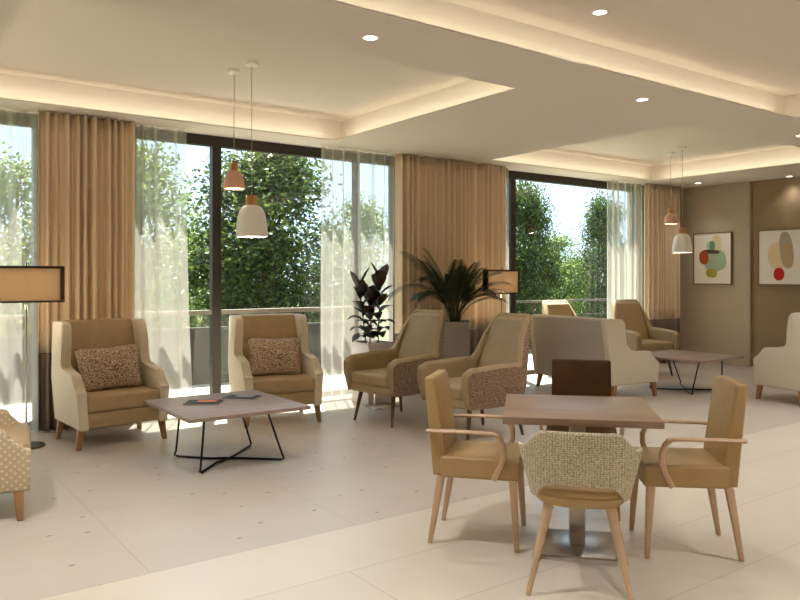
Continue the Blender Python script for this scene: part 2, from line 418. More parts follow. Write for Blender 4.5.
# ------------------------------------------------------------------ outside
c = MB(); c.box((4, 9.0, -.08), (30, 2.1, .1)); struct('terrace_floor', c, M['paving'])
c = MB(); c.box((6, 40, -.45), (120, 64, .3)); struct('lawn_ground', c, M['lawn'])
c = MB(); c.box((1.0, 9.95, .36), (11.4, .14, .78)); struct('terrace_parapet', c, M['parapet'])
rl = thing('balcony_railing', 'dark metal balcony railing with thin bars outside the right window', 'railing', (6.9, 9.6, -.03))
c = MB(); c.box((4, 0, 1.03), (8.2, .05, .04), bevel=.008); obj('top_rail', c, M['frame'], rl)
c = MB(); c.box((4, 0, .12), (8.2, .03, .03)); obj('bottom_rail', c, M['frame'], rl)
for k in range(5):
    c = MB(); c.box((.03+k*1.98, 0, .515), (.045, .04, 1.03)); obj('post', c, M['frame'], rl)
c = MB()
for k in range(4):
    for j in range(4): c.box((.03+k*1.98+.99, 0, .28+j*.16), (1.93, .012, .012))
obj('rail_wires', c, M['frame'], rl)

def leaf_quad(bm, p, d, n, L, W):
    d = d.normalized(); s_ = d.cross(n)
    if s_.length < 1e-4: s_ = d.cross(Vector((.3, .5, .8)))
    s_.normalize(); nn = s_.cross(d)
    a = bm.verts.new(p); b_ = bm.verts.new(p + d*L*.5 + s_*W*.5 + nn*W*.12); c_ = bm.verts.new(p + d*L); e = bm.verts.new(p + d*L*.5 - s_*W*.5 + nn*W*.12)
    bm.faces.new((a, b_, c_)); bm.faces.new((a, c_, e))
def rnd(): return Vector((random.gauss(0, 1), random.gauss(0, 1), random.gauss(0, 1)))
def make_tree(label, H, rad, z0, nclump, nleaf, mat_, leafL=.15, seed=1):
    random.seed(seed)
    t_ = thing('garden_tree', label, 'tree')
    f_ = MB(); br = MB()
    br.tube([(0, 0, 0), (.05, .02, H*.35), (0, .06, H*.62), (.05, 0, H*.9)], .11, 8, .02)
    for i in range(nclump):
        a = random.random()*2*math.pi; hz = random.random()
        z = z0 + (H - z0)*hz
        prof = math.sin(math.pi*min(1, .12 + .80*hz))**.6*(1.12 - .5*hz)
        rr = rad*prof*math.sqrt(random.uniform(.12, 1))
        cc = Vector((rr*math.cos(a), rr*math.sin(a), z))
        if i % 4 == 0: br.tube([(0, 0, max(.3, z-.7)), cc*.6 + Vector((0, 0, z*.4-.1)), cc], .028, 5, .006)
        for k in range(nleaf):
            p = cc + rnd()*.19; dd = rnd() + Vector((0, 0, -.5)) + (p-cc)*1.2
            leaf_quad(f_.bm, p, dd, rnd(), leafL*random.uniform(.7, 1.25), leafL*.55)
    me_f = obj('foliage', f_, mat_, t_, smooth=False); obj('trunk', br, M['bark'], t_)
    return t_
def at(px_, Y):     # world X on the view line of an image column, at depth Y
    k = (px_-400)/743; d = Y/(.809-.588*k); return (.588+.809*k)*d
TG = 'trees in the garden outside'
tA = make_tree('large dense green tree filling the middle window behind the hanging lamps', 4.05, 1.30, .2, 130, 230, M['leafA'], .09, 3)
tA.scale = (1.3, 1.3, 1); tA.location = (at(268, 12.6), 12.6, -.3); tA['group'] = TG
tB = make_tree('light green tree showing through the pleated sheer curtain left of middle window', 3.5, 1.2, .4, 80, 130, M['leafB'], .09, 5)
tB.scale = (1.25, 1.25, 1.25); tB.location = (at(138, 16.0), 16.0, -.3); tB['group'] = TG
def tree_copy(src, label, px_, Y, rz, sc):
    o = dup(src, label, (at(px_, Y), Y, -.3), R(rz), TG); o.scale = sc; return o
tree_copy(tB, 'low green tree beside the window post, left of the large tree', 200, 20.6, 80, (1.1, 1.1, .84))
tree_copy(tA, 'tall green tree at the left edge of the right-hand window', 524, 13.0, 150, (.72, .72, .97))
tree_copy(tB, 'pale green shorter tree in the centre of the right-hand window', 559, 16.5, 40, (1.1, 1.1, .84))
tree_copy(tA, 'green tree at the right edge of the right-hand window beside sheer curtain', 606, 13.2, 210, (.66, .66, .93))
tree_copy(tB, 'light green tree behind the sheer curtain at far left of the room', 14, 11.8, 120, (1, 1, .92))
tree_copy(tB, 'light green tree behind the sheer curtain right of the large tree', 357, 16.0, 260, (1.0, 1.0, 1.0))
tree_copy(tB, 'light green far bush filling the lower part of the right-hand window', 575, 21.5, 10, (2.9, 1.6, .66))
tree_copy(tA, 'dark green far bush low behind the trees at middle window', 190, 27.5, 190, (3.6, 1.4, .68))
random.seed(11)

# ------------------------------------------------------------------ curtains
def cloth_y(x, per, amp, seed, sharp=.0):
    a = 2*math.pi*x/per + 1.3*math.sin(x*2.1/per*.9 + seed) + .8*math.sin(x*13.7 + 2*seed)
    return amp*(math.sin(a) + sharp*math.sin(2*a + seed))*(.75 + .25*math.sin(x*9.3 + seed))
def drape(label, x0, x1, y, per, amp, seed, group='pleated beige drapes'):
    t_ = thing('pleated_drape', label, 'curtain', (.5*(x0+x1), y, 0), 0, group)
    h = (x1-x0)/2; n = int((x1-x0)/per*14)
    up = MB(); up.grid(lambda u, v: (-h+u*2*h, cloth_y(-h+u*2*h, per, amp, seed, .45), .74+v*(2.995-.74)), n, 12)
    obj('upper_cloth', up, M['drape'], t_, solid=.006, angle=180)
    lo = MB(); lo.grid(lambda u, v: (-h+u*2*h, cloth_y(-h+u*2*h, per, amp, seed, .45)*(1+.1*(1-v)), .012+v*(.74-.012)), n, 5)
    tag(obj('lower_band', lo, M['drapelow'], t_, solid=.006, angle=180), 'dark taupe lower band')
    return t_
def sheer(label, x0, x1, y, per, amp, seed, flare=0):
    h = (x1-x0)/2; n = max(12, int((x1-x0)/per*12))
    g = MB()
    g.grid(lambda u, v: (-h+u*2*h + flare*u*(1-v)**1.5 + .015*math.sin(7*u+4*v+seed)*(1-v), cloth_y(-h+u*2*h, per, amp, seed)*(1+.35*math.sin(3*v+9*u+seed)*(1-v)), .01+v*2.985), n, 16)
    o = obj('sheer_curtain', g, M['sheer'], None, loc=(.5*(x0+x1), y, 0), angle=180)
    return tag(o, label, 'curtain', 'white sheer curtains')
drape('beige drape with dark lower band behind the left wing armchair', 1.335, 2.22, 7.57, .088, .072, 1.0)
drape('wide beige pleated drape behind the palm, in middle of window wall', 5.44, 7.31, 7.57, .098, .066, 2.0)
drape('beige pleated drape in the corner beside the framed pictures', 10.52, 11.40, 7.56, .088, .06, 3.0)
sheer('white sheer curtain at far left behind the floor lamp', -.6, 1.36, 7.66, .19, .04, .4)
sheer('white sheer curtain between left beige drape and the bare middle window', 2.2, 2.77, 7.64, .15, .045, 1.7, .07)
sheer('white sheer curtain behind the rubber plant, right of bare middle window', 4.40, 5.46, 7.64, .19, .045, 2.9)
sheer('narrow strip of sheer curtain at left edge of the right-hand window', 7.3, 7.50, 7.66, .09, .035, .9)
sheer('white sheer curtain right of the right-hand window beside corner drape', 9.62, 10.54, 7.64, .15, .045, 4.1)

# ------------------------------------------------------------------ seating builders (local front is -Y)
def sm(a, b_, x): x = max(0, min(1, (x-a)/(b_-a))); return x*x*(3-2*x)
def narrow(p, hi, taper):
    for v in p.bm.verts:
        if v.co.z > .6: v.co.x *= 1 - taper/hi*(v.co.z-.6)/.45
def wing_seat(name, label, cat, loc, rotz, half=.40, top=1.05, side='cream', back='cream', inner='tan', n_cush=1, leg='oak', group=None, front=0, arm_dz=0, taper=.022):
    t_ = thing(name, label, cat, loc, rotz, group)
    k = (top-.63)/.42
    def Z(z): return z if z <= .63 else .63 + (z-.63)*k
    prof = [(-.365, .17), (.35, .17), (.375, .55), (.435, Z(1.02)), (.425, Z(1.045)), (.37, Z(1.05)), (.20, Z(1.05)), (.15, Z(1.04)), (.118, Z(1.0)), (.105, Z(.93)), (.108, Z(.85)),
            (.125, Z(.77)), (.125, Z(.70)), (.10, .65), (.04, .634), (-.10, .63), (-.19, .627), (-.222, .615), (-.240, .575), (-.258, .535), (-.285, .505), (-.32, .49), (-.365, .483)]
    prof = [(y-front*sm(-.02, -.20, y)*1.0, z if z < .4 or z > .66 else z + arm_dz*(1 if z < .6 or y < .08 else 0)) for y, z in prof]
    tk = .085
    for s_ in (-1, 1):
        p = MB(); p.prism(prof, s_*(half-tk), s_*half, 'x', bevel=.018, seg=3)
        for v in p.bm.verts:      # wings splay outward slightly
            if v.co.z > .6: v.co.x -= s_*taper*(v.co.z-.6)/.45
            if v.co.z < .5: v.co.x -= s_*.02*(.5-v.co.z)/.33
        obj('side_panel', p, M[side], t_)
    hi = half-tk
    p = MB(); p.prism([(.30, .18), (.352, .18), (.375, .55), (.433, Z(1.02)), (.41, Z(1.045)), (.375, Z(1.04)), (.32, .55)], -hi-.005, hi+.005, 'x', bevel=.008); narrow(p, hi, taper); obj('back_panel', p, M[back], t_)
    p = MB(); p.prism([(.16, .40), (.31, .40), (.335, .62), (.395, Z(1.03)), (.375, Z(1.055)), (.335, Z(1.06)), (.295, Z(1.045)), (.275, Z(1.0)), (.225, .80), (.19, .6)], -hi-.012, hi+.012, 'x', bevel=.02, seg=4); narrow(p, hi, taper); obj('backrest', p, M[inner], t_)
    p = MB(); p.box((0, -.03-front/2, .245), (2*hi-.002, .64+front, .13), bevel=.012, seg=3); obj('seat_base', p, M[inner], t_)
    wc = (2*hi)/n_cush
    for i in range(n_cush):
        p = MB(); p.box((-hi+wc*(i+.5), -.08-front/2, .382), (wc-.006, .57+front, .142), bevel=.03, seg=5); obj('seat_cushion', p, M[inner], t_)
    for sx in (-1, 1):
        for sy in (-1, 1):
            p = MB(); p.sqleg((sx*(half-.055), sy*.28-.02-(front if sy < 0 else 0), .172), .055, (sx*(half-.03), sy*.30-.01-(front if sy < 0 else 0), 0), .036); obj('leg', p, M[leg], t_)
    return t_
def u_path(w_, yf, yb, r, n_side=9, n_corner=9, n_back=8):
    """U plan from left arm front, round the back, to right arm front -> list of (x,y,nx,ny)"""
    o = []
    for i in range(n_side): o.append((-w_, yf + (yb-r-yf)*i/n_side, -1, 0))
    for i in range(n_corner): 
        a = math.pi - (math.pi/2)*i/n_corner; o.append((-w_+r + r*math.cos(a), yb-r + r*math.sin(a), math.cos(a), math.sin(a)))
    for i in range(n_back): o.append((-w_+r + 2*(w_-r)*i/n_back, yb, 0, 1))
    for i in range(n_corner):
        a = math.pi/2 - (math.pi/2)*i/n_corner; o.append((w_-r + r*math.cos(a), yb-r + r*math.sin(a), math.cos(a), math.sin(a)))
    for i in range(n_side+1): o.append((w_, yb-r + (yf-(yb-r))*i/n_side, 1, 0))
    return o
def tub_shell(t_, path, thick, ztop, zbot, zin, warp, mo, mi, nrow=9, outer_name='outer_shell', inner_name='inner_upholstery', rim_outer=False):
    """wrap-around shell; outer face one part, rim + inside + arm fronts another"""
    A, B = MB(), MB(); prevA = prevB = None; ends = []
    for q in path:
        x, y, nx, ny = q; zt, zb, zi = ztop(q), zbot(q), zin(q)
        ring_o = [warp(x, y, zb + (zt-zb)*j/nrow, q) for j in range(nrow+1)]
        ip = lambda z, f_: warp(x-nx*thick*f_, y-ny*thick*f_, z, q)
        ring_r = [ip(zt + thick*.42*math.sin(math.pi*a/8), .5-.5*math.cos(math.pi*a/8)) for a in range(1, 8)]
        ring_i = [ip(zt + (zi-zt)*j/nrow, 1) for j in range(nrow+1)]
        la = ring_o + (ring_r if rim_outer else [])
        va = [A.bm.verts.new(p) for p in la]
        vb = [B.bm.verts.new(p) for p in ([ring_r[-1]] if rim_outer else [ring_o[-1]] + ring_r) + ring_i + [ip(zi, .5), ring_o[0]]]
        if prevA:
            for j in range(len(va)-1): A.bm.faces.new((prevA[j], prevA[j+1], va[j+1], va[j]))
            for j in range(len(vb)-1): B.bm.faces.new((prevB[j], prevB[j+1], vb[j+1], vb[j]))
        if prevA is None or q is path[-1]: ends.append((ring_o, [p for p in [ring_o[-1]] + ring_r + ring_i]))
        prevA, prevB = va, vb
    for ro, ri in ends:      # arm fronts, slightly domed
        loop = [Vector(p) for p in ro[:-1]] + [Vector(p) for p in ri]
        cen = sum(loop, Vector())/len(loop)
        vv = [B.bm.verts.new(p) for p in loop]
        mid = [B.bm.verts.new(cen + (p-cen)*.75 + Vector((0, -.014, 0))) for p in loop]
        n = len(vv)
        for i in range(n): B.bm.faces.new((vv[i], vv[(i+1) % n], mid[(i+1) % n], mid[i]))
        B.bm.faces.new(mid)
    return obj(outer_name, A, mo, t_, angle=60), obj(inner_name, B, mi, t_, angle=60)
def lounge_chair(label, loc, rotz, group):
    t_ = thing('lounge_armchair', label, 'armchair', loc, rotz, group)
    path = u_path(.365, -.40, .40, .17)
    bw = lambda q: sm(.04, .62, q[3])
    ztop = lambda q: (.625 + .02*sm(-.36, .1, q[1]) - .035*(1-sm(-.40, -.33, q[1])))*(1-bw(q)) + 1.065*bw(q)
    def warp(x, y, z, q):
        k = max(0, z-.58)
        lo = max(0, .5-z)/.2
        xx = x*(1 - .62*min(k, .5)*(1 if q[3] > .05 else 0) - .06*lo)
        return (xx, y + .30*k*bw(q) - (.05*lo*(1 if y > 0 else -.8))*1.0, z)
    tub_shell(t_, path, .085, ztop, lambda q: .30, lambda q: .38, warp, M['tweed'], M['khaki'])
    p = MB(); p.box((0, -.01, .345), (.60, .73, .09), bevel=.03, seg=4); obj('seat_base', p, M['khaki'], t_)
    p = MB(); p.box((0, -.07, .44), (.545, .64, .12), bevel=.035, seg=5); obj('seat_cushion', p, M['khaki'], t_)
    p = MB(); p.prism([(.22, .44), (.34, .44), (.485, 1.02), (.45, 1.07), (.395, 1.04), (.275, .70), (.225, .52)], -.222, .222, 'x', bevel=.03, seg=4)
    for v in p.bm.verts: v.co.x *= 1.24 - .44*max(0, v.co.z-.5)
    obj('back_cushion', p, M['khaki'], t_)
    for sx in (-1, 1):
        for sy in (-1, 1):
            p = MB(); p.tube([(sx*.235, sy*.27, .31), (sx*.275, sy*.33, 0)], .024, 10, .013); obj('leg', p, M['walnut'], t_)
    return t_
def dining_chair(label, loc, rotz, uph, group):
    t_ = thing('dining_armchair', label, 'chair', loc, rotz, group)
    p = MB(); p.box((0, -.025, .425), (.44, .43, .115), bevel=.018, seg=4); obj('seat', p, M[uph], t_)
    p = MB(); p.prism([(.165, .37), (.235, .37), (.285, .885), (.278, .90), (.236, .90), (.220, .885), (.168, .50)], -.19, .19, 'x', bevel=.014, seg=3); obj('backrest', p, M[uph], t_)
    for sx in (-1, 1):
        p = MB(); p.sqleg((sx*.195, -.20, .372), .042, (sx*.215, -.222, 0), .024); obj('leg', p, M['beech'], t_)
        p = MB(); p.sqleg((sx*.185, .19, .372), .042, (sx*.195, .25, 0), .024); obj('leg', p, M['beech'], t_)
        arm = MB(); arm.tube([(sx*.222, .262, .618), (sx*.236, .14, .622), (sx*.243, -.02, .624), (sx*.245, -.105, .622), (sx*.245, -.128, .614)], .019, 10, flat=(1, .55))
        obj('armrest', arm, M['beech'], t_)
        post = MB(); post.tube([(sx*.245, -.112, .620), (sx*.244, -.138, .595), (sx*.243, -.155, .55), (sx*.239, -.155, .50), (sx*.234, -.135, .44), (sx*.231, -.10, .375)], .014, 8, flat=(.9, 1.1)); obj('arm_post', post, M['beech'], t_)
        br = MB(); br.tube([(sx*.18, .235, .612), (sx*.226, .252, .617)], .012, 8); obj('arm_bracket', br, M['beech'], t_)
    return t_
def tub_dining(label, loc, rotz):
    t_ = thing('tub_chair', label, 'chair', loc, rotz)
    path = u_path(.292, -.13, .27, .20, 7, 14, 6)
    bw = lambda q: sm(-.1, .85, q[3])
    ztop = lambda q: .655 - .055*(1-sm(-.13, .12, q[1])) + .09*(1-sm(.17, .272, abs(q[0])))
    zbot = lambda q: .432 + .078*sm(.55, .98, q[3])
    def warp(x, y, z, q):
        k = (z-.40); return (x*(.76 + .85*min(k, .28)), y*(.85 + .32*k) + .05*k*max(0, q[3]), z)
    tub_shell(t_, path, .032, ztop, zbot, lambda q: zbot(q)+.0, warp, M['weave'], M['ochre'], 9, 'woven_back', 'inner_back', True)
    def pad(zs):
        mb = MB(); rings = []
        for (sc, z) in zs:
            ring = []
            for k in range(40):
                a = 2*math.pi*k/40; cs, sn = math.cos(a), math.sin(a); e = 2/2.7
                ring.append(mb.bm.verts.new((math.copysign(abs(cs)**e, cs)*.235*sc, math.copysign(abs(sn)**e, sn)*.235*sc - .005, z)))
            rings.append(ring)
        for i in range(len(rings)-1):
            for k in range(40): mb.bm.faces.new((rings[i][k], rings[i][(k+1) % 40], rings[i+1][(k+1) % 40], rings[i+1][k]))
        mb.bm.faces.new(rings[0]); mb.bm.faces.new(rings[-1]); return mb
    obj('seat_shell', pad([(.66, .392), (.78, .394), (.86, .402), (.92, .418), (.945, .435), (.945, .445)]), M['ochre'], t_, angle=50)
    obj('seat_cushion', pad([(.92, .445), (.94, .452), (.94, .468), (.92, .48), (.85, .488), (.5, .492)]), M['ochre'], t_, angle=50)
    for sx in (-1, 1):
        for sy in (-1, 1):
            p = MB(); p.tube([(sx*.135, sy*.13, .402), (sx*.228, sy*.235, 0)], .023, 14, .012); obj('leg', p, M['beech'], t_)
    return t_
def coffee_table(label, loc):
    t_ = thing('coffee_table', label, 'coffee table', loc, 0, 'square coffee tables')
    p = MB(); p.box((0, 0, .436), (.97, 1.03, .028), bevel=.004); obj('table_top', p, M['top'], t_)
    # black rod frame: four sloping legs and a crossing pair of floor rods
    feet = {(-1, -1): (-.33, -.31), (-1, 1): (-.30, .32), (1, 1): (.36, .31), (1, -1): (.36, -.30)}
    for (sx, sy), (fx, fy) in feet.items():
        p = MB(); p.tube([({(-1, -1): -.33, (-1, 1): -.22, (1, 1): .27, (1, -1): .17}[(sx, sy)], sy*.40, .423), (fx*.97, fy*.97, .05), (fx, fy, .018), (fx*.93, fy*.93, .0085)], .0085, 8); obj('leg', p, M['black'], t_)
        p = MB(); p.tube([(fx*.95, fy*.95, .0085), (fx*.3, fy*.22, .0085), (0.03, 0, .0085)], .0085, 8); obj('floor_rod', p, M['black'], t_)
    p = MB(); p.box((0, .40, .4165), (.68, .03, .011)); obj('top_bracket', p, M['black'], t_)
    p = MB(); p.box((0, -.40, .4165), (.70, .03, .011)); obj('top_bracket', p, M['black'], t_)
    return t_
def pillow(label, loc, rot):
    W, H, T = .55, .40, .08
    mb = MB()
    for s_ in (-1, 1):
        def fn(u, v, s_=s_):
            a, b_ = 2*u-1, 2*v-1
            th = T*((1-abs(a)**2.6)*(1-abs(b_)**2.6))**.55
            return (a*W/2*(1-.05*(1-b_*b_)*0 - .06*(1-abs(b_))*abs(a)), s_*th, b_*H/2*(1-.09*(1-abs(a))*abs(b_)) )
        mb.grid(fn, 22, 18)
    o = obj('throw_pillow', mb, M['pillow'], None, loc=loc, rot=rot, angle=180)
    return tag(o, label, 'pillow', 'brown woven throw pillows')

# ------------------------------------------------------------------ lounge area at the windows
wing_seat('wing_armchair', 'cream wing armchair with tan seat in front of the left beige drape', 'armchair', (1.82, 6.92, 0), R(4), group='cream wing armchairs')
wing_seat('wing_armchair', 'cream wing armchair with tan seat under the hanging lamps at bare window', 'armchair', (3.435, 6.90, 0), R(-11), group='cream wing armchairs')
pillow('brown woven pillow on the wing armchair in front of beige drape', (1.805, 6.90, .637), (R(-19), R(-2.5), R(4)))
pillow('brown woven pillow on the wing armchair under the hanging lamps', (3.435, 6.895, .637), (R(-19), R(1.5), R(-11)))
wing_seat('wing_armchair', 'dotted cream armchair cut off by the left edge of the photo', 'armchair', (.53, 5.33, 0), face(.985, -.17), side='dots', back='dots', arm_dz=-.07)
wing_seat('wing_armchair', 'cream armchair seen from behind at right edge, facing the far coffee table', 'armchair', (8.90, 4.24, 0), R(165), inner='cream')
wing_seat('settee', 'high-backed cream two-seater settee turned away from the dining table', 'sofa', (7.49, 6.20, 0), face(.995, -.1), half=.70, top=.955, side='cream', back='grey_cream', inner='cream', n_cush=2, front=.10, arm_dz=-.07)
LG = 'high-backed lounge armchairs'
L0 = lounge_chair('khaki lounge armchair with brown tweed sides in front of the rubber plant', (4.43, 6.15, 0), face(-.985, -.14), LG)
dup(L0, 'khaki lounge armchair with brown tweed sides directly behind the left dining chair', (4.60, 5.14, 0), face(-.99, .02), LG)
dup(L0, 'far lounge armchair in the corner by the pleated drape and sheer curtain', (9.50, 6.88, 0), face(-.35, -.94), LG)
dup(L0, 'lounge armchair whose back just shows above the settee before right window', (8.40, 7.24, 0), face(-.2, -.98), LG)
T0 = coffee_table('square wood coffee table with magazines before the wing armchairs', (2.35, 5.59, 0))
T1 = dup(T0, 'square wood coffee table with black rod legs beyond the settee', (8.57, 5.56, 0), 0)
# magazines
def magazine(label, loc, rz, cols, curl):
    t_ = thing('magazine', label, 'magazine', loc, rz, 'magazines on the coffee table')
    p = MB(); p.box((0, 0, .004), (.205, .275, .008), bevel=.002); obj('pages', p, M['white'], t_)
    p = MB(); p.grid(lambda u, v: ((u-.5)*.21, (v-.5)*.28, .0086 + curl*u*u*u), 10, 4); obj('cover', p, cols[0], t_, solid=.0012)
    p = MB(); p.box((.03, -.02, .0105), (.10, .15, .0012)); obj('cover_picture', p, cols[1], t_)
    return t_
cov = [mat('cover_dark', (30, 27, 27), .6), mat('cover_orange', (204, 122, 66), .6), mat('cover_grey', (150, 142, 140), .6), mat('cover_pale', (196, 200, 206), .3)]
magazine('dark magazine with orange picture, left one on the coffee table before wing armchairs', (2.21, 5.69, .4502), R(56), (cov[0], cov[1]), .0)
magazine('dark magazine with grey picture, right one on the coffee table before wing armchairs', (2.56, 5.75, .4502), R(47), (cov[0], cov[2]), .0)

# floor lamps
def floor_lamp(label, loc):
    t_ = thing('floor_lamp', label, 'floor lamp', loc, 0, 'floor lamps by the windows')
    p = MB(); p.lathe([(0, 0), (.145, 0), (.15, .006), (.145, .014), (.02, .02), (0, .02)]); obj('base', p, M['bronze'], t_)
    p = MB(); p.tube([(0, 0, .018), (0, 0, 1.58)], .009, 10); obj('pole', p, M['chrome'], t_)
    fr = MB(); W, D, z0, z1, tk = .60, .07, 1.23, 1.545, .009
    fr.box((0, 0, z1-.011), (W, D, .022)); fr.box((0, 0, z0+.008), (W, D, .016))
    for s_ in (-1, 1): fr.box((s_*(W/2-.018), 0, (z0+z1)/2), (.036, D, z1-z0-.04))
    frame = obj('shade_frame', fr, M['bronze'], t_, False)
    sh = MB(); sh.box((0, 0, (z0+z1)/2), (W-.072, .058, z1-z0-.038)); obj('lamp_shade', sh, M['lamp_fabric'], t_)
    for s_ in (-1, 1):          # led panel inside the shade, shining to both faces
        o = area_light('lamp_panel', (0, 0, 0), W-.12, z1-z0-.06, .22, (1, .88, .70), (R(90*s_), 0, 0)); o.parent = t_; o.location = (0, -.004*s_, (z0+z1)/2)
    d = bpy.data.lights.new('lamp_glow', 'POINT'); d.energy = 2.5; d.color = (1, .78, .5); d.shadow_soft_size = .04
    o = bpy.data.objects.new('lamp_glow', d); COL.objects.link(o); o.parent = t_; o.location = (0, .05, 1.19)
    return t_
floor_lamp('floor lamp with wide dark-framed shade at left edge before sheer curtain', (1.15, 7.02, 0))
floor_lamp('floor lamp with dark-framed shade standing right of the palm', (6.76, 7.05, 0))
# small chrome side table behind the first lounge chair
t_ = thing('side_table', 'low chrome-framed side table mostly hidden behind the khaki lounge armchair', 'side table', (4.70, 6.82, 0))
p = MB(); p.tube([(-.16, -.13, .008), (.16, -.13, .008), (.16, .13, .008), (-.16, .13, .008), (-.16, -.13, .008)], .009, 8); obj('base_frame', p, M['chrome'], t_)
p = MB(); p.tube([(.0, .13, .008), (.0, .13, .47)], .011, 8); obj('post', p, M['chrome'], t_)
p = MB(); p.box((0, 0, .48), (.32, .26, .02), bevel=.004); obj('table_top', p, M['top'], t_)

# planters and plants
def planter(label, loc, w_, h, m_, rz=0):
    t_ = thing('planter', label, 'planter', loc, rz)
    p = MB(); q = w_/2; i_ = q-.022
    p.box((0, 0, h/2-.03), (w_, w_, h-.06), bevel=.006)
    for (cx, cy, sx, sy) in ((0, q-.011, w_, .022), (0, -q+.011, w_, .022), (q-.011, 0, .022, w_-.044), (-q+.011, 0, .022, w_-.044)): p.box((cx, cy, h-.03), (sx, sy, .06), bevel=.003)
    obj('planter_box', p, m_, t_)
    p = MB(); p.box((0, 0, h-.045), (w_-.046, w_-.046, .03)); obj('soil', p, M['soil'], t_)
planter('low pale square planter holding the rubber plant', (4.82, 7.17, 0), .36, .70, M['planterw'])
planter('tall grey square planter holding the palm', (6.02, 7.12, 0), .37, .90, M['planterg'], face(-.646, -.763))
def broad_leaf(bm, base, d, n, L, W, droop):
    d = d.normalized(); s_ = d.cross(n).normalized(); nn = s_.cross(d)
    N = 7; rows = []
    for i in range(N+1):
        u = i/N; wd = W*.5*math.sin(math.pi*min(1, u*.93+.05))**.75
        if i == N: wd = .002
        cen = base + d*L*u - Vector((0, 0, 1))*droop*u*u
        rows.append([bm.verts.new(cen - s_*wd + nn*wd*.30), bm.verts.new(cen), bm.verts.new(cen + s_*wd + nn*wd*.30)])
    for i in range(N):
        for k in range(2): bm.faces.new((rows[i][k], rows[i][k+1], rows[i+1][k+1], rows[i+1][k]))
random.seed(21)
t_ = thing('rubber_plant', 'dark burgundy-leaved rubber plant in the low pale planter', 'plant', (4.82, 7.17, .672))
for (sx, sy, hh, tx) in ((-.07, .03, .66, -.10), (.06, -.02, .74, .03), (.0, .06, .48, .02)):
    st = MB(); st.tube([(sx, sy, -.02), (sx+tx*.5, sy, hh*.5), (sx+tx, sy, hh)], .009, 7, .005); obj('stem', st, M['stem'], t_)
    fo = MB(); a = random.random()*6
    n = int(hh*24)
    for i in range(n):
        u = (i+1.5)/(n+.5); a += 2.4
        el = (.45 + .7*u + random.uniform(-.25, .25)) if u < .8 else 1.1
        d = Vector((math.cos(a)*math.cos(el), math.sin(a)*math.cos(el), math.sin(el)))
        base = Vector((sx+tx*u, sy, hh*u*.98))
        broad_leaf(fo.bm, base + d*.02, d, Vector((0, 0, 1)), random.uniform(.21, .28), random.uniform(.125, .165), .20*(1-u))
    obj('foliage', fo, M['rubber'], t_, angle=180, solid=.001)
t_ = thing('palm', 'dark green feathery palm in the tall grey planter against beige drape', 'plant', (6.02, 7.12, .872))
random.seed(5)
fr_list = []
for i in range(19):
    fr_list.append((i*2.399 + random.uniform(-.2, .2), random.uniform(.80, 1.12), R(random.uniform(74, 90)), R(random.uniform(-40, 50))))
# longer fronds that arch to both sides
fr_list += [(R(150), 1.22, R(88), R(-50)), (R(165), 1.10, R(80), R(-45)), (R(-35), 1.0, R(80), R(-20)), (R(-50), .95, R(70), R(-30)), (R(-30), 1.1, R(86), R(10)), (R(200), 1.0, R(66), R(-30))]
for (a, L, e0, e1) in fr_list:
    fm = MB(); pts = [Vector((.05*math.cos(a), .05*math.sin(a), 0))]; N = 22
    dirv = Vector((math.cos(a), math.sin(a), 0))
    if dirv.x*.809 - dirv.y*.588 > .4: L *= .8
    if dirv.y > .3: e1 = max(e1, R(52)); L *= .8
    for k in range(N):
        el = e0 - (e0-e1)*((k+.5)/N)**1.25
        pts.append(pts[-1] + (dirv*math.cos(el) + Vector((0, 0, math.sin(el))))*L/N)
    fm.tube(pts, .006, 5, .0015)
    for k in range(7, N+1):
        for sub in (0, .5):
            if k == N and sub: continue
            p0 = pts[k] + (pts[min(k+1, N)]-pts[k])*sub
            tg = (pts[min(k+1, N)] - pts[k-1]).normalized(); side = tg.cross(Vector((0, 0, 1)))
            if side.length < .05: side = Vector((-dirv.y, dirv.x, 0))
            side.normalize(); u = k/N
            ll = .27*math.sin(math.pi*min(1, .05+.85*u))**.7*min(L, 1.1)
            for s_ in (-1, 1):
                dd = (tg*.9 + side*s_*.6 + Vector((0, 0, -.15))).normalized()
                w_ = .008; nn = dd.cross(side).normalized(); sv = dd.cross(nn).normalized()
                q = [p0 - sv*w_*.4, p0 + sv*w_*.4, p0 + dd*ll*.5 + sv*w_ + Vector((0, 0, -.01)), p0 + dd*ll + Vector((0, 0, -.22*ll)), p0 + dd*ll*.5 - sv*w_ + Vector((0, 0, -.01))]
                fm.bm.faces.new([fm.bm.verts.new(v) for v in q])
    obj('frond', fm, M['palm'], t_, angle=180)
st = MB()
for i in range(7):
    a = i*.9; st.tube([(.05*math.cos(a), .05*math.sin(a), -.02), (.045*math.cos(a), .045*math.sin(a), .22), (.06*math.cos(a+.3), .06*math.sin(a+.3), .45)], .011, 6, .007)
obj('stems', st, M['stem'], t_)

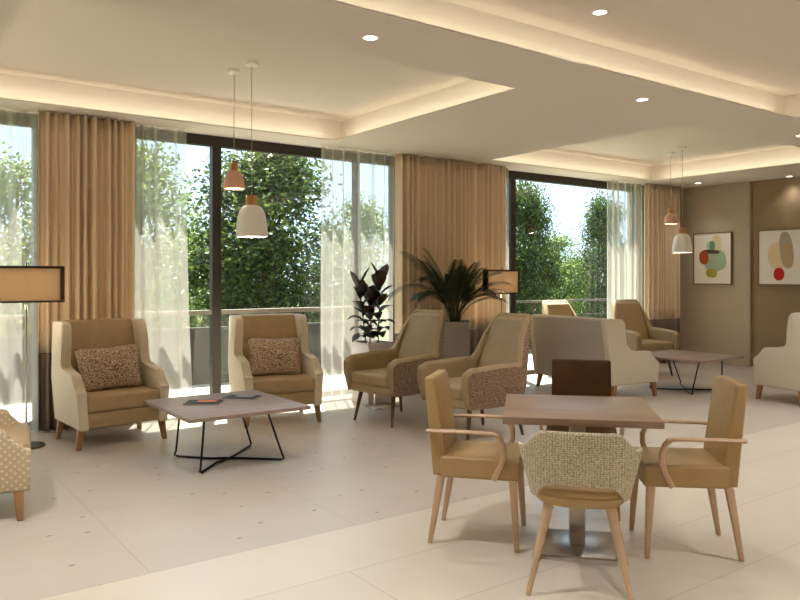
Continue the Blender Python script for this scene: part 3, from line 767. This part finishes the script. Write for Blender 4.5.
# ------------------------------------------------------------------ dining group
trot = R(-45.5)
t_ = thing('dining_table', 'small square wood dining table on a steel pedestal', 'table', (3.14, 2.69, 0), trot)
p = MB(); p.box((0, 0, .732), (.775, .75, .036), bevel=.004); obj('table_top', p, M['dtop'], t_)
p = MB(); p.box((0, 0, .362), (.082, .082, .70), bevel=.006); obj('column', p, M['steel'], t_)
p = MB(); p.box((0, 0, .006), (.41, .41, .012), bevel=.003); obj('base_plate', p, M['steel'], t_)
p = MB(); p.box((0, 0, .708), (.36, .36, .012)); obj('mounting_plate', p, M['black'], t_)
DG = 'dining armchairs'
dining_chair('ochre dining armchair with beech arms at left side of the dining table', (2.825, 3.115, 0), face(.64, -.77), 'ochre', DG)
dining_chair('ochre dining armchair with beech arms at right side of the dining table', (3.59, 2.355, 0), face(-.73, .68), 'ochre', DG)
dining_chair('dark brown dining armchair facing the viewer behind the dining table', (3.68, 3.12, 0), face(-.786, -.665), 'choc', DG)
tub_dining('woven-backed tub chair with ochre seat in front of the dining table', (2.79, 2.375, 0), face(.786, .665))

# ------------------------------------------------------------------ pendants, downlights
def pendant(label, loc, zb, width, h, collar, m_, big):
    t_ = thing('pendant_lamp', label, 'pendant lamp', loc, 0, 'hanging bell-shaped lamps')
    zb -= loc[2]; r = width/2
    p = MB(); p.lathe([(0, 0), (.055, 0), (.055, -.028), (.05, -.032), (0, -.032)]); obj('canopy', p, M['white'], t_)
    p = MB(); p.tube([(0, 0, -.03), (0, 0, zb+h+collar)], .0035, 6); obj('cord', p, M['cord'], t_)
    rc = r*.36
    p = MB(); p.lathe([(0, zb+h+collar), (rc*.9, zb+h+collar), (rc, zb+h+collar-.006), (rc, zb+h-.004), (0, zb+h-.004)]); obj('collar', p, M['copper'], t_)
    o_ = [(rc*1.02, h), (r*.62, h*.93), (r*.80, h*.78), (r*.91, h*.55), (r*.97, h*.28), (r, 0)] if big else [(rc*1.0, h), (r*.60, h*.90), (r*.82, h*.70), (r*.94, h*.42), (r*.99, h*.15), (r, 0)]
    prof = [(a, zb+b_) for a, b_ in o_] + [(a-.006, zb+b_) for a, b_ in o_[::-1]]
    p = MB(); p.lathe(prof, close=True, seg=40); obj('lamp_shade', p, m_, t_)
    p = MB(); p.lathe([(0, zb+h*.62), (.012, zb+h*.6), (.03, zb+h*.42), (.032, zb+h*.34), (.02, zb+h*.24), (0, zb+h*.21)], seg=16); obj('bulb', p, M['bulb'], t_)
    d = bpy.data.lights.new('pendant_glow', 'POINT'); d.energy = 3; d.color = WARM; d.shadow_soft_size = .03
    o = bpy.data.objects.new('pendant_glow', d); COL.objects.link(o); o.parent = t_; o.location = (0, 0, zb+h*.12)
pendant('small blush hanging lamp left of the white one, above the wing armchairs', (2.66, 6.14, ZU), 2.23, .185, .14, .068, M['pink'], False) if False else None
def pend_pair(xa, ya, xb, yb, where):
    pendant('small blush hanging lamp ' + where, (xa, ya, ZU), 2.225, .185, .16, .066, M['pink'], False)
    pendant('larger white hanging lamp ' + where, (xb, yb, ZU), 1.79, .268, .268, .082, M['white'], True)
pend_pair(2.66, 6.14, 2.685, 5.83, 'above the near coffee table')
pend_pair(9.59, 6.46, 9.31, 6.09, 'above the far coffee table by the pictures')
def downlight(label, x, y, z, power=None, size=R(110), r=.045):
    t_ = thing('downlight', label, 'ceiling light', (x, y, z), 0, 'recessed ceiling downlights')
    p = MB(); p.lathe([(r, 0), (r+.012, -.001), (r+.012, -.004), (r, -.005)], close=True, seg=28); obj('trim_ring', p, M['white'], t_)
    p = MB(); p.lathe([(0, -.003), (r, -.003), (r, 0), (0, 0)], seg=28); obj('lens', p, M['lens'], t_)
    d = bpy.data.lights.new('downlight_beam', 'SPOT'); d.energy = power or SPOT; d.spot_size = size; d.spot_blend = .8; d.color = (1, .985, .96); d.shadow_soft_size = .05
    o = bpy.data.objects.new('downlight_beam', d); COL.objects.link(o); o.parent = t_; o.location = (0, 0, -.02)
downlight('ceiling downlight left of centre, between two lit ceiling recesses', 2.67, 4.0, ZC)
downlight('ceiling downlight right of centre, on the band between ceiling recesses', 5.52, 4.0, ZC)
downlight('ceiling downlight at the right edge of the photo', 8.33, 4.0, ZC)
downlight('ceiling downlight inside the big near ceiling recess', 4.11, 3.32, ZU)
downlight('ceiling downlight above the left framed picture', 11.18, 7.02, ZC, 16, R(95))
downlight('ceiling downlight above the right framed picture', 11.56, 5.72, ZC, 10, R(110), .042)
for (x, y, z) in ((1.2, 3.32, ZU), (-.2, 4.0, ZC), (1.2, .4, ZU), (4.1, .4, ZU), (6.6, .4, ZU), (6.6, 3.0, ZU), (9.6, 2.0, ZC), (9.6, -.8, ZC), (1.2, -1.8, ZU), (4.1, -1.8, ZU)):  # unseen downlights added as fill to brighten the near side
    downlight('unseen fill downlight added over the near part of the room', x, y, z, SPOT*3.2)

# ------------------------------------------------------------------ pictures
def picture(label, y, x, shapes):
    W, H = .69, .87
    t_ = thing('framed_picture', label, 'picture', (x, y, 1.76), R(-90), 'framed abstract prints')
    # local: front is -Y, x to the viewer's right
    fr = MB(); tk, D = .012, .045
    fr.box((0, -D/2, H/2-tk/2), (W, D, tk)); fr.box((0, -D/2, -H/2+tk/2), (W, D, tk))
    for s_ in (-1, 1): fr.box((s_*(W/2-tk/2), -D/2, 0), (tk, D, H-2*tk))
    obj('frame', fr, M['pframe'], t_, False)
    p = MB(); p.box((0, -.018, 0), (W-2*tk, .03, H-2*tk)); pr = obj('print', p, M['paper'], t_, False)
    for i, (cx, cz, rx, rz, rot, col, e) in enumerate(shapes):
        mb = MB(); v = []
        for k in range(36):
            a = 2*math.pi*k/36; cs, sn = math.cos(a), math.sin(a)
            X = math.copysign(abs(cs)**e, cs)*rx; Z = math.copysign(abs(sn)**e, sn)*rz
            v.append(mb.bm.verts.new((cx + X*math.cos(rot)-Z*math.sin(rot), -.0335-.0006*i, cz + X*math.sin(rot)+Z*math.cos(rot))))
        mb.bm.faces.new(v); obj('painted_shape', mb, mat('ink', col, .8), pr, False)
M['pframe'] = mat('picture_frame_wood', (112, 92, 72), .5)
M['paper'] = mat('print_paper', (238, 232, 222), .8)
picture('framed abstract print of stacked green and orange blobs, nearer the corner', 7.035, XR-.0,
        [(.085, .25, .085, .15, .1, (222, 206, 164), .9), (-.02, .215, .085, .085, 0, (176, 204, 190), .9), (.0, .215, .05, .08, 0, (112, 148, 118), .9),
         (.05, -.04, .20, .18, .2, (164, 184, 156), .75), (-.02, .115, .16, .035, -.08, (84, 62, 52), .9), (-.15, .02, .085, .115, .1, (172, 78, 40), .8), (-.01, -.245, .10, .075, -.15, (170, 158, 58), .8)])
picture('framed abstract print of beige ovals above a red dot, at right edge', 5.925, XN-.0,
        [(-.045, .02, .15, .21, .05, (226, 206, 170), .95), (.10, .11, .105, .29, .12, (176, 166, 146), .85), (.12, .04, .08, .19, .15, (188, 162, 122), .85), (-.015, -.265, .085, .10, 0, (196, 30, 30), .9)])
